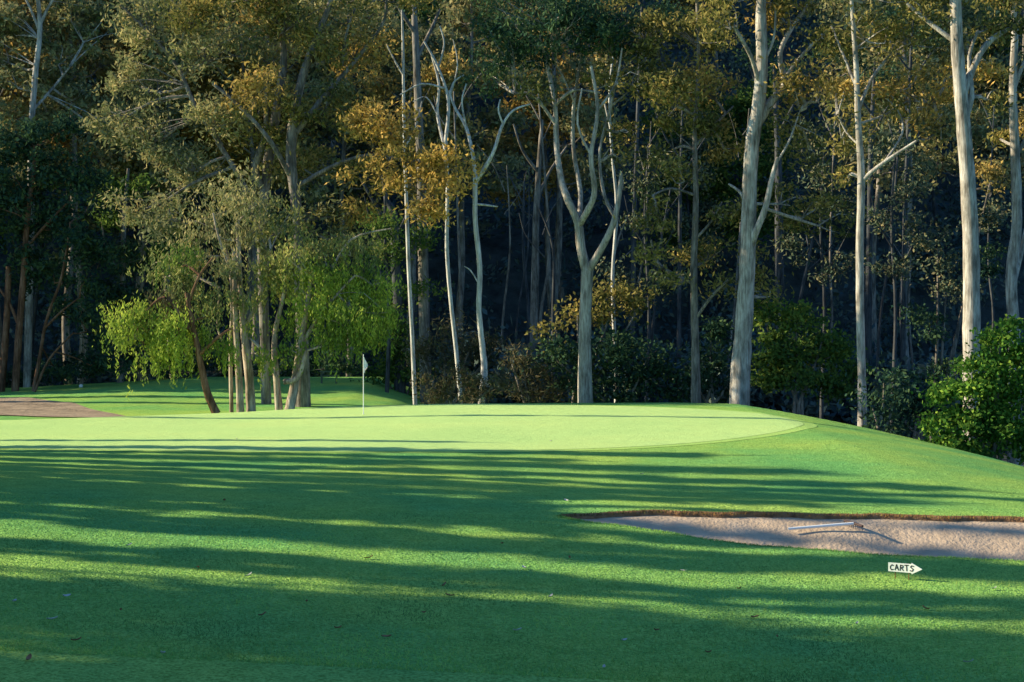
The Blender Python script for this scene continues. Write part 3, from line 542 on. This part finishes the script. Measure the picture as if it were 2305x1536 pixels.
for a in [(66,1,-36,1.,.5),(69,1,-37,1.2,.5),(72,1,-38,1.5,.55),(74,0,-38,1.,.75),(76.5,0,-39,1.,.72),(79,0,-40,1.,.72),(81.5,0,-41,1.,.7),(84,0,-42,.9,.6)]: shade(*a)
for i in range(16):  # unseen trees covering the added sun blocking ridge
    put(protos[i % 5], -58-r2.uniform(0, 26), 102+i*4.5, i*1.1, 1., 'tall gum on the added sun blocking ridge left of the fairway', 'trees of the added sun blocking ridge left of the fairway')
# ------------------------------------------------------------------ small things
fx, fy = wx(818, 53.5), 53.5; fz = h(fx, fy)+.018
e = empty('golf_flag', (fx, fy, fz), 'white flag hanging from a thin pole stuck in the green', 'golf flag')
mb = MB(); mb.tube([(0,0,-.1),(0,0,1.1),(0,0,2.22)], [.018,.016,.014], 8, 1); mb.box((0,0,2.235), (.03,.03,.03)); link('pole', mb.mesh('pole'), M['paint'], e)
nz, nx2 = 16, 9; fv = []
for i in range(nz):
    t = i/(nz-1)
    for j in range(nx2):
        s = j/(nx2-1); wdt = .05+.17*math.sin(PI*min(1, t*1.15+.12))*(1-.25*t)
        fv.append((.014+s*wdt*(.6+.4*t), .045*math.sin(s*9+t*3)*s**.5, 2.17-t*.62-s*.16*(1-t)))
fq = [(i*nx2+j, i*nx2+j+1, (i+1)*nx2+j+1, (i+1)*nx2+j) for i in range(nz-1) for j in range(nx2-1)]
link('flag', mk_mesh('flag', fv, fq, True), M['cloth'], e)
mb = MB(); mb.tube([(0,0,.004),(0,0,-.08)], [.054,.054], 20, 1); mb.tube([(0,0,.003),(0,0,.004)], [.04,.056], 20, 1); link('cup_rim', mb.mesh('cup_rim'), M['paint'], e)
# arrow sign
D = 18.7
for _ in range(8): D = (CZ-h(wx(2037, D), D))*F/(1306-HY)
sx = wx(2037, D); sz = h(sx, D)
print('sign D', D, 'Y0', D+sx*SL)
e = empty('arrow_sign', (sx, D, sz), 'small white arrow shaped sign reading CARTS on thin wire legs', 'sign', None, -.5)
e.scale = (.95, .95, .95)
zc_ = .165
out = [(-.225,-.062),(.10,-.062),(.10,-.08),(.25,0),(.10,.08),(.10,.062),(-.225,.062)]
V_ = [(x, -.006, z+zc_) for x, z in out]+[(x, .006, z+zc_) for x, z in out]; n = len(out)
me = bpy.data.meshes.new('sign_board'); me.from_pydata(V_, [], [tuple(range(n)), tuple(range(2*n-1, n-1, -1))]+[(i, i+n, (i+1) % n+n, (i+1) % n) for i in range(n)]); me.update()
bd = link('sign_board', me, M['paint'], e)
# hand painted letters, drawn as brush strokes
LT = {'C': [[(.9,.85),(.5,1),(.1,.7),(.05,.35),(.4,0),(.9,.12)]], 'A': [[(0,0),(.5,1),(1,0)],[(.2,.36),(.8,.36)]], 'R': [[(.08,0),(.08,1),(.8,.92),(.82,.6),(.1,.5)],[(.4,.5),(.95,0)]],
      'T': [[(0,.97),(1,1)],[(.5,.98),(.5,0)]], 'S': [[(.95,.9),(.4,1),(.08,.75),(.9,.35),(.6,.02),(.0,.1)]]}
mb = MB(); cwid = .050
for ci, ch in enumerate('CARTS'):
    x0 = -.20+ci*.070; chg = (.072,.078,.074,.08,.078)[ci]; yo = (-.003,.002,0,.003,.001)[ci]; tl_ = (.06,-.05,.03,-.06,.05)[ci]
    for st in LT[ch]:
        for p, q in zip(st[:-1], st[1:]):
            a_ = np.array([x0+p[0]*cwid+tl_*p[1]*chg, p[1]*chg+zc_-chg/2+yo]); b_ = np.array([x0+q[0]*cwid+tl_*q[1]*chg, q[1]*chg+zc_-chg/2+yo])
            dd_ = (b_-a_)/np.linalg.norm(b_-a_); nn_ = np.array([-dd_[1], dd_[0]])*.0066; a_ = a_-dd_*.004; b_ = b_+dd_*.004
            c4 = [a_-nn_, b_-nn_, b_+nn_, a_+nn_]
            mb.add([(c[0], -.0075, c[1]) for c in c4]+[(c[0], -.0095-.0004*(ci % 2), c[1]) for c in c4], [(4,5,6,7),(0,3,2,1),(0,1,5,4),(1,2,6,5),(2,3,7,6),(3,0,4,7)])
link('lettering', mb.mesh('lettering', False), M['ink'], bd)
for x in (-.13, .06):
    mb = MB(); mb.tube([(x,.012,-.08),(x,.012,zc_)], [.005,.005], 6, 1); link('leg', mb.mesh('leg'), M['rust'], e)
# rake
def zs1(x, y): return float(zsand(np.array([x]), np.array([y]))[0])
ay = 24.20; ax = wx(1775, ay); by_ = 24.38; bx_ = wx(1922, by_)
lift = max(zs1(ax+(bx_-ax)*t, ay+(by_-ay)*t)-(zs1(ax, ay)*(1-t)+zs1(bx_, by_)*t) for t in np.linspace(0, 1, 20))
az = zs1(ax, ay)+.06+max(0, lift); bz = zs1(bx_, by_)+.09+max(0, lift)
e = empty('bunker_rake', (bx_, by_, zs1(bx_, by_)), 'white handled bunker rake lying on the sand', 'rake')
dv = np.array([ax-bx_, ay-by_, az-bz]); dn = dv/np.linalg.norm(dv)
o0 = np.array([0, 0, bz-zs1(bx_, by_)])
mb = MB(); mb.tube([o0, o0+dv*.5, o0+dv], [.026,.026,.024], 8, 1); link('handle', mb.mesh('handle'), M['paint'], e)
side = np.cross(dn, [0, 0, 1]); side /= np.linalg.norm(side); mb = MB(); hd = side*.2+np.array([-0.08,0,.02])
mb.tube([o0-hd, o0-dn*.02, o0+hd], [.02,.024,.02], 8, 3)
head = link('rake_head', mb.mesh('rake_head'), M['blackp'], e); mb = MB()
for k in range(11):
    q = o0-hd+(2*hd)*k/10; mb.tube([q, q+np.array([0,0,-.08])], [.007,.004], 5, 1)
link('teeth', mb.mesh('teeth'), M['blackp'], head)
# bench on mound
D = 79.; bx0 = wx(740, D); bz0 = h(bx0, D)
e = empty('low_bench', (bx0, D, bz0), 'small dark timber bench standing on the shaded mound behind the flag', 'bench')
mb = MB(); mb.box((0,0,.66), (1.0,.28,.05)); link('seat', mb.mesh('seat', False), M['wood'], e)
for x in (-.4, .42):
    mb = MB(); mb.box((x,0,.3), (.1,.1,.66)); link('leg', mb.mesh('leg', False), M['wood'], e)
mb = MB(); mb.box((0,.0,.42), (.72,.04,.06)); link('crossbar', mb.mesh('crossbar', False), M['wood'], e)
D = 80.; tx0 = wx(182, D); mb = MB(); mb.tube([(0,0,-.02),(0,0,.03),(0,0,.1),(0,0,.16),(0,0,.18)], [.09,.11,.12,.08,.01], 12, 2)
tag(link('tee_marker', mb.mesh('tee_marker'), M['paint'], None, (tx0, D, h(tx0, D))), 'tiny white tee marker on the grass beyond the dirt track', 'marker')
# fallen leaves
lf = [(870,1440,0),(1000,1322,0),(1012,1346,0),(170,1448,0),(270,1380,0),(116,1400,1),(148,1348,1),(1240,1348,1),(1405,1448,1),(1165,1425,1),(760,1420,0),(62,1490,0),(1478,1425,0),(1596,1475,0),(1180,1283,1),(2183,1497,1),(1130,1228,0),(365,1478,1),(1282,1260,0),(445,1283,0),(290,1232,1),(1665,1330,0),(2085,1375,0),(1360,1510,1),(955,1385,0),(560,1300,1),(1750,1440,0),(1930,1410,1),(690,1360,0),(505,1130,0),(1275,1130,1),(1445,1070,1),(532,990,1),(1240,995,1),(1700,1395,0),(2240,1330,1),(830,1260,0),(30,1360,1),(590,1390,0),(1540,1290,1)]
for i, (px, y, w) in enumerate(lf):
    D = 3.3*F/(y-HY)
    for _ in range(4): D = (CZ-h(wx(px, D), D))*F/(y-HY)
    x = wx(px, D); s = rng.uniform(.6, 1.05)*(1. if y > 1300 else 1.2); mb = MB(); nn = 6; vv = []
    for t in np.linspace(-1, 1, nn):
        ww = .022*(1-t*t)**.6; vv += [(t*.055*s, -ww*s, .014*t*t+.012), (t*.055*s, 0, .014*t*t), (t*.055*s, ww*s, .014*t*t+.014)]
    qq = [(i2*3+j, i2*3+j+1, i2*3+j+4, i2*3+j+3) for i2 in range(nn-1) for j in range(2)]
    me = mk_mesh('fallen_leaf', vv, qq, True); o = link('fallen_leaf', me, M['wleaf' if w else 'dleaf'], None, (x, D, h(x, D)+.02)); o.rotation_euler = (rng.uniform(-.3,.3), rng.uniform(-.3,.3), rng.uniform(0,6))
    tag(o, 'pale dry fallen leaf lying on the mown grass' if w else 'brown dry fallen leaf lying on the mown grass', 'leaf', 'pale fallen leaves scattered on the grass' if w else 'brown fallen leaves scattered on the grass')
# ------------------------------------------------------------------ light and camera
d = Vector((math.cos(AZ)*math.cos(EL), -math.sin(AZ)*math.cos(EL), -math.sin(EL)))
su = bpy.data.lights.new('sun', 'SUN'); su.energy = 9.5; su.angle = math.radians(.5); su.color = (1, .86, .57)
so = bpy.data.objects.new('sun', su); COL.objects.link(so); so.rotation_euler = d.to_track_quat('-Z', 'Y').to_euler()
w = bpy.data.worlds.new('World'); S.world = w; w.use_nodes = True; nt = w.node_tree
sk = nt.nodes.new('ShaderNodeTexSky'); sk.sky_type = 'NISHITA'; sk.sun_disc = False; sk.sun_elevation = EL; sk.sun_rotation = math.radians(-83)
bg = nt.nodes['Background']; tint = mixc(nt.nodes, nt.links, 'MULTIPLY', 1., sk.outputs[0], (.52, .95, 1.35)); nt.links.new(tint, bg.inputs[0]); bg.inputs[1].default_value = .15
cd = bpy.data.cameras.new('camera'); cd.sensor_width = 36; cd.lens = 36*F/2305; cd.clip_end = 2000; cd.clip_start = .1
co = bpy.data.objects.new('camera', cd); COL.objects.link(co); co.location = (0, 0, CZ); co.rotation_euler = (PI/2-math.atan((768-HY)/F), 0, 0)
S.camera = co
S.view_settings.view_transform = 'Standard'; S.view_settings.look = 'None'; S.view_settings.exposure = 0
print('trees', cnt)
